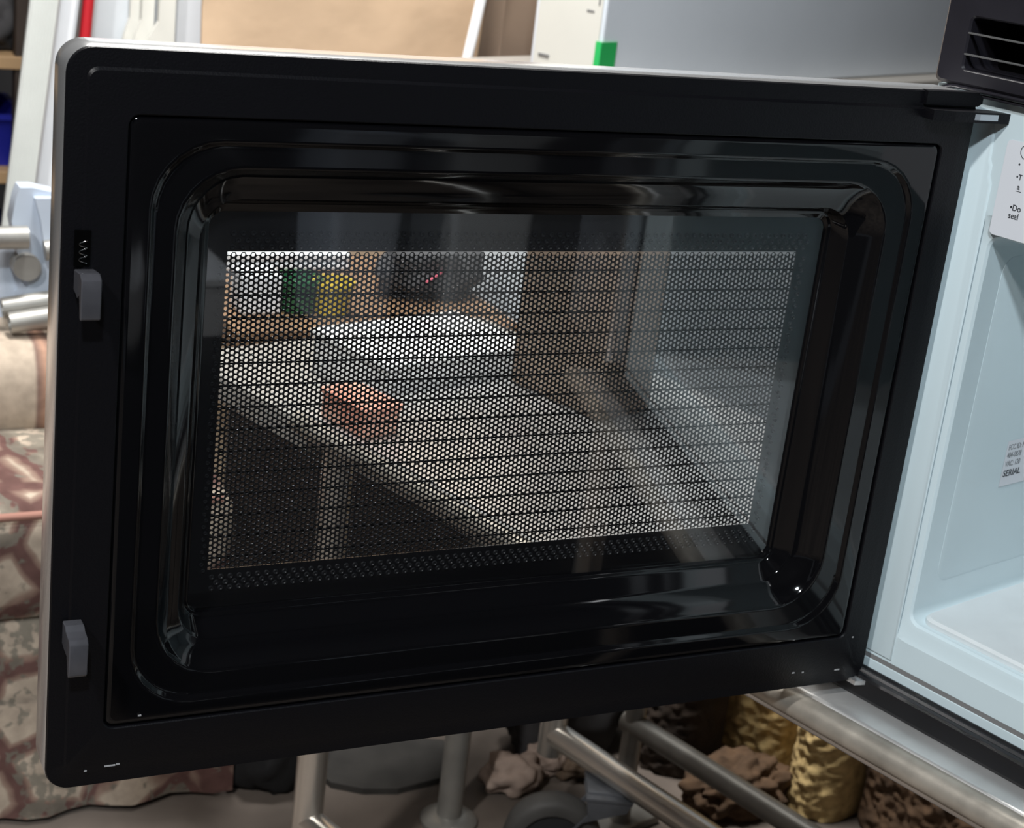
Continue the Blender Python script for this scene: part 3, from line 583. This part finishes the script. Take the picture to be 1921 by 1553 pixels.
# ------------------------------------------------------------------ folded walker of pale brackets and tubes on the sofa back
YW = 1.17
wk = thing('folded_walker', 'pale blue cast bracket with grey aluminium tubes lying on the sofa back', 'walking frame', (hy((40, 600), YW)[0], YW, -0.097))
def wp(p, y=YW): return hy(p, y)
def outline(pxs, y, th, name, m):
    a = [hy(p, y) for p in pxs]; return G().loft([a, [p + Y3 * th for p in a]], True, True)
ol = [(38, 352), (62, 352), (105, 362), (118, 420), (110, 520), (95, 560), (80, 596), (62, 626), (46, 604), (36, 560), (30, 480), (22, 420), (28, 380)]
g = outline(ol[:10] + [(55, 534), (40, 505), (32, 470), (22, 415), (30, 372)], YW, 0.03, '', ''); bk = g.build('bracket', 'bracket', wk, smooth=30)
pA = [hy(p, YW - 0.010) for p in [(66, 372), (118, 372), (118, 470), (96, 500), (82, 450), (76, 410)]]
G().loft([pA, [p + Y3 * 0.0101 for p in pA]], True, True).build('bracket_pad', 'bracket', bk)
cA = hy((50, 500), YW - 0.006); G().tube([cA - Y3 * 0.006, cA + Y3 * 0.02], 0.016, 24).build('bracket_ring', 'tube_dull', bk, smooth=40)
for a, b, r in (((-60, 447), (52, 445), 0.0135), ((84, 470), (140, 462), 0.012)):
    G().tube([hy(a, YW - 0.02), hy(b, YW - 0.02)], r, 18).build('tube', 'tube_dull', wk, smooth=50)
def htube(a, b, r, y):
    A, B = hy(a, y), hy(b, y); d = (B - A) / np.linalg.norm(B - A); up = np.cross(d, Y3)
    ring = lambda P, q: [P + q * (math.cos(t) * Y3 + math.sin(t) * up) for t in np.linspace(0, 2 * math.pi, 18, endpoint=False)]
    G().loft([ring(A + d * 0.02, r * 0.75), ring(A, r * 0.78), ring(A, r), ring(B, r)], True, True).build('tube', 'tube_dull', wk, smooth=50)
htube((4, 578), (150, 556), 0.0125, YW - 0.02); htube((18, 606), (150, 586), 0.0128, YW - 0.048)
cB = hy((2, 530), YW + 0.03); G().tube([cB, cB + Y3 * 0.02], 0.045, 28).build('bracket_disc', 'bracket', wk, smooth=40)
# ------------------------------------------------------------------ leaning boards at the upper left
def board(name, m, label, cat, top, bot, wpx, y0, th=0.012, lean=0.0):
    a, b = hy(top, y0), hy(bot, y0); d = (b - a) / (a[2] - b[2]); f = b + d * (b[2] - FZ - 0.004)
    wd = wpx / FPX * (y0 + 0.8) * 1.12; up = (a - f); up /= np.linalg.norm(up); ax = np.cross(Y3, up)
    t = a + up * 0.25; c = (t + f) / 2
    o = thing(name, label, cat, f)
    return o, c, np.linalg.norm(t - f), wd, ax, up
o, c, L_, wd, ax, up = board('ribbed_panel', 'ribbed', 'narrow grey ribbed plastic plank leaning beside the dark shelf', 'plank', (83, 0), (32, 400), 45, 1.72)
G().box(c, (wd, 0.012, L_), (ax, Y3, up), 0.002).build('plank', 'ribbed', o)
for k in range(9): G().box(c + ax * (wd * (k / 8 - 0.5) * 0.86) - Y3 * 0.007, (0.0016, 0.003, L_ * 0.998), (ax, Y3, up)).build('rib', 'ribbed', o)
o, c, L_, wd, ax, up = board('white_plank', 'white_plastic', 'bright white plank leaning between the ribbed plank and the red tube', 'plank', (122, 0), (78, 360), 38, 1.76)
G().box(c, (wd, 0.016, L_), (ax, Y3, up), 0.003).build('plank', 'white_plastic', o)
G().box(c + ax * (wd * 0.5) + Y3 * 0.004, (0.006, 0.016, L_ * 0.998), (ax, Y3, up), 0.001).build('edge_lip', 'grey_white', o)
o, c, L_, wd, ax, up = board('red_tube', 'red', 'red plastic tube standing by the white planks', 'tube', (166, 0), (158, 90), 20, 1.78)
G().tube([c - up * L_ / 2, c + up * L_ / 2], 0.0088, 18).build('tube_body', 'red', o, smooth=60)
G().tube([c - up * L_ / 2, c - up * (L_ / 2 - 0.03)], 0.0100, 18).build('end_sleeve', 'red', o, smooth=60)
# big grey-white board with moulded panel in front
yb = 1.86; x0, x1 = hy((120, 40), yb)[0], hy((400, 40), yb)[0]
o = thing('white_board', 'wide greyish white board standing behind the red tube', 'board', ((x0 + x1) / 2, yb, FZ))
G().box(((x0 + x1) / 2, yb, (FZ + 0.98) / 2), (x1 - x0, 0.02, 0.98 - FZ), bev=0.002).build('board_face', 'grey_white', o)
xr0, xr1 = hy((326, 40), yb)[0], x1
G().box(((xr0 + xr1) / 2, yb - 0.014, (FZ + 0.98) / 2), (xr1 - xr0, 0.008, 0.97 - FZ), bev=0.002).build('edge_strip', 'white_plastic', o)
zt = 0.95
for k, (xa_, xb_, zf) in enumerate(((232, 262, 88), (252, 288, 92), (280, 328, 96))):
    yk = 1.835 - 0.018 * k; a = hy((xa_, 60), yk); b = hy((xb_, 60), yk); zb = hy((xa_, zf), yk)[2]
    w_ = b[0] - a[0]; g = G()
    pr = [(0.35, 0.0, zt), (0.35, 0.0, zb + 0.045), (0.0, -0.006, zb + 0.022), (-0.12, -0.006, zb + 0.008), (-0.05, -0.006, zb)]
    Lf = [V3((a[0] + w_ * q, yk + dy, z)) for q, dy, z in pr]
    Rt = [V3((b[0], yk, zt)), V3((b[0], yk, zb + 0.02)), V3((b[0], yk - 0.004, zb + 0.006)), V3((b[0] - 0.004, yk - 0.006, zb + 0.001)), V3((b[0] - 0.010, yk - 0.006, zb))]
    V = Lf + Rt + [p + Y3 * 0.010 for p in Lf + Rt]; n = len(Lf); F = []
    for i in range(n - 1): F += [(i, i + 1, n + i + 1, n + i), (2 * n + i + 1, 2 * n + i, 3 * n + i, 3 * n + i + 1), (i, 2 * n + i, 2 * n + i + 1, i + 1), (n + i + 1, 3 * n + i + 1, 3 * n + i, n + i)]
    F += [(n - 1, 2 * n - 1, 4 * n - 1, 3 * n - 1)]
    g.poly(V, F).build('moulded_rib', 'cream', o, label='cream moulded rib with a curled foot', smooth=20)
# ------------------------------------------------------------------ dark shelving far left
ys = 2.45; sx = hy((64, 200), ys)[0]
sh = thing('shelf_unit', 'dark storage shelf with wooden boards at the far left', 'shelf', (sx - 0.4, ys + 0.2, FZ))
for x in (sx - 0.02, sx - 0.9):
    for yy in (ys + 0.02, ys + 0.40): G().box((x, yy, (FZ + 0.98) / 2), (0.03, 0.03, 0.98 - FZ), bev=0.002).build('upright', 'wood_dark', sh)
SHZ = [hy((20, q), ys)[2] for q in (106, 322)]
for z in [-0.50] + SHZ[::-1] + [SHZ[0] + 0.35]:
    G().box((sx - 0.46, ys + 0.21, z - 0.012), (0.90, 0.42, 0.024), bev=0.002).build('shelf_board', 'shelf_wood', sh)
G().box((sx - 0.46, ys + 0.43, (FZ + 0.98) / 2), (0.92, 0.01, 0.98 - FZ)).build('back_panel', 'dark', sh)
xb_ = hy((44, 270), ys + 0.06)[0]
hb = hy((10, 212), ys + 0.06)[2] - SHZ[1]
t = thing('blue_bin', 'deep blue plastic bin on the lower visible shelf board', 'bin', (xb_ - 0.15, ys + 0.15, SHZ[1]))
G().loft([[V3((a, b, SHZ[1] + 0.0005 + hh)) for a, b in rrect(xb_ - 0.30 + e, xb_ - e, ys + 0.04 + e, ys + 0.28 - e, 0.02, 4)] for hh, e in ((0, 0.012), (hb * 0.9, 0.0), (hb * 0.9, -0.006), (hb, -0.006), (hb, 0.006), (0.01, 0.018))], True, True).build('bin_body', 'blue', t, smooth=40)
obox('brown_box', 'brown', 'brown box at the back of the upper visible shelf board', 'box', V3((xb_ - 0.12, ys + 0.33, SHZ[0] + 0.081)), (0.22, 0.12, 0.16), (X3, Y3, Z3))
V, F = lump((xb_ - 0.05, ys + 0.10, SHZ[0] + 0.046), (0.07, 0.055, 0.06), 8, 0.3, 2)
G().poly(V, F).build('dark_bundle', 'charcoal', label='dark cloth bundle on the upper visible shelf board', cat='bundle', smooth=80, base=V3((xb_ - 0.05, ys + 0.1, SHZ[0])))
V, F = lump((xb_ - 0.08, ys + 0.16, -0.50 + 0.076), (0.15, 0.10, 0.10), 11, 0.25, 2)
G().poly(V, F).build('navy_sack', 'navy', label='navy fabric sack on the lowest shelf board', cat='sack', smooth=80, base=V3((xb_ - 0.08, ys + 0.16, -0.50)))
# ------------------------------------------------------------------ floor things under the door
def foamblock(name, pxs, n0, seed, m, label, top, cat='foam'):
    """upright lumpy block: outline (t range) on the plane n = n0, from the floor up to top"""
    t0, t1 = [(hit(p, NN * n0, NN) @ TT) for p in pxs]; t0, t1 = max(t0, t1), min(t0, t1)
    nx = max(14, int(abs(t0 - t1) / 0.0032)); nz = int((top - FZ) / 0.0032); V = []; F = []
    for j in range(nz + 1):
        for i in range(nx + 1):
            s = i / nx; q = j / nz; t = t0 + (t1 - t0) * s; z = FZ + 0.001 + (top - FZ - 0.001) * q
            bul = 0.035 * (math.sin(math.pi * s) ** 0.6) * (math.sin(math.pi * min(1, q * 0.5 + 0.5)) ** 0.5 if q > 0.0 else 1)
            pv = Vector((t * 75 + seed, z * 75, seed)); nz_ = noise.noise(pv) * 0.005 + noise.noise(pv * 2.1) * 0.004 + noise.noise(Vector((t * 12, z * 12, seed))) * 0.006
            V.append(NN * (n0 - bul + nz_) + TT * t + Z3 * z)
    K = len(V); W1 = nx + 1
    for j in range(nz):
        for i in range(nx): a = j * W1 + i; F.append((a, a + 1, a + W1 + 1, a + W1))
    back = [NN * (n0 + 0.05) + TT * a + Z3 * b for a, b in ((t0, FZ + 0.001), (t1, FZ + 0.001), (t1, top), (t0, top))]
    V += back; F.append((K, K + 3, K + 2, K + 1))
    F.append(tuple([j * W1 for j in range(nz + 1)]) + (K + 3, K)); F.append(tuple([j * W1 + nx for j in range(nz, -1, -1)]) + (K + 1, K + 2)); F.append(tuple([nz * W1 + i for i in range(nx + 1)]) + (K + 2, K + 3))
    return G().poly(V, F).build(name, m, label=label, cat=cat, smooth=80, base=NN * n0 + TT * (t0 + t1) / 2 + Z3 * FZ)
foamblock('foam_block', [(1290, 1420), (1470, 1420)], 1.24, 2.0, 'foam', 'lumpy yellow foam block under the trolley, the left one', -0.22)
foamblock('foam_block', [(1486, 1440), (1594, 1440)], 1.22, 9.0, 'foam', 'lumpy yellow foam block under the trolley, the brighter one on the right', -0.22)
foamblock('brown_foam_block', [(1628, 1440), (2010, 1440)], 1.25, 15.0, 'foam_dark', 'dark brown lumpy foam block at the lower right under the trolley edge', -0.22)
def rock(p, rad, seed, m, label):
    c = hz(p, FZ + rad[2] * 0.75); V, F = lump(c, rad, seed, 0.35, 1.6)
    G().poly(V, F).build('stone', m, label=label, cat='stone', smooth=70, base=c - Z3 * rad[2] * 0.75)
rock((960, 1452), (0.036, 0.030, 0.026), 2, 'stone', 'pinkish stone on the floor left of the caster wheel')
rock((1022, 1425), (0.024, 0.022, 0.024), 5, 'stone', 'small round pinkish stone beside the trolley rail end')
rock((1075, 1440), (0.022, 0.020, 0.014), 9, 'brown', 'brown stone tucked behind the caster wheel')
# dark mat on the floor
pm = [hz(p, FZ) for p in [(575, 1440), (620, 1478), (680, 1490), (745, 1490), (800, 1476), (850, 1462), (850, 1400), (700, 1385), (600, 1400)]]
G().loft([pm, [p + Z3 * 0.008 for p in pm]], True, True).build('floor_mat', 'mat_grey', label='dark grey mat on the floor between the two table legs', cat='mat', base=sum(pm) / len(pm))
c = hz((505, 1462), FZ) + Z3 * 0.050; V, F = lump(c, (0.055, 0.045, 0.068), 6, 0.25, 1.7)  # plain black lump filling the dark spot by the sofa end
G().poly(V, F).build('black_bag', 'black_cloth', label='black cloth bag on the floor between the sofa end and the front trolley leg', cat='bag', smooth=80, base=c - Z3 * 0.051)
# ------------------------------------------------------------------ bins behind the photographer, seen as door reflections; dark table added to darken reflections
lt = thing('low_side_table', 'low dark side table behind the camera, mirrored in the glossy door', 'table', (0.95, -1.68, FZ))
G().box((0.95, -1.68, -0.435), (1.5, 1.36, 0.03), bev=0.003).build('table_top', 'black_wood', lt)
for x in (0.25, 1.65):
    for yy in (-2.30, -1.05): G().box((x, yy, (FZ - 0.45) / 2), (0.04, 0.04, -0.45 - FZ), bev=0.002).build('leg', 'black_wood', lt)
def bin_(name, m, label, x0, x1, y0, y1, z0, z1):
    t = thing(name, label, 'bin', ((x0 + x1) / 2, (y0 + y1) / 2, z0))
    G().loft([[V3((a, b, z0 + 0.0005 + (z1 - z0) * q)) for a, b in rrect(x0 + e, x1 - e, y0 + e, y1 - e, 0.02, 4)] for q, e in ((0, 0.012), (0.9, 0.002), (0.9, -0.004), (1, -0.004), (1, 0.006), (0.05, 0.018))], True, True).build('bin_body', m, t, smooth=40)
bin_('white_bin', 'white_plastic', 'low white bin behind the camera, mirrored at the left of the window', 0.55, 0.76, -2.25, -2.02, -0.42, -0.31)
bin_('pale_blue_bin', 'bracket', 'pale blue bin behind the camera, mirrored at the top of the window', 0.93, 1.08, -2.25, -2.02, -0.42, -0.07)
bin_('grey_white_bin', 'grey_white', 'grey white bin behind the camera beside the pale blue one', 1.17, 1.36, -2.25, -2.02, -0.42, -0.02)

def heap(p, rad, seed, m, name, label):
    c = hz(p, FZ) + Z3 * rad[2] * 0.74; V, F = lump(c, rad, seed, 0.3, 1.9)
    G().poly(V, F).build(name, m, label=label, cat='cloth', smooth=80, base=c - Z3 * rad[2] * 0.74)
heap((1056, 1388), (0.10, 0.055, 0.085), 4, 'charcoal', 'cloth_heap', 'dark cloth heap on the floor behind the caster wheel')  # dark heap added to put shade on the floor under the trolley
foamblock('dark_foam_block', [(1185, 1440), (1300, 1440)], 1.13, 31.0, 'foam_deep', 'almost black foam block left of the yellow ones under the trolley', -0.26)  # dark block added over the pale floor in place of shade
for p, w_ in (((206, 1436), 0.006), ((221, 1433), 0.002), ((160, 1446), 0.0015), ((1488, 1262), 0.002), ((1506, 1261), 0.0015), ((1570, 1256), 0.004), ((262, 1342), 0.0018), ((1600, 1195), 0.0012)):
    q = hy(p, -0.0001); G().box(q, (w_, 0.0003, 0.0009)).build('scuff_mark', 'scuff', door)
c = hz((1372, 1510), FZ) + Z3 * 0.028; V, F = lump(c, (0.070, 0.045, 0.040), 14, 0.3, 3.0, sub=5)
G().poly(V, F).build('foam_chunk', 'foam_dark', label='brown broken foam chunk on the floor below the grey rail', cat='foam', smooth=80, base=c - Z3 * 0.030)
for o in bpy.data.objects:
    k = o.name.split('.')[0]
    if o.parent is None and k == 'foam_block': o['group'] = 'yellow foam blocks under the trolley'
    if o.parent is None and k == 'stone': o['group'] = 'stones on the floor by the caster wheel'
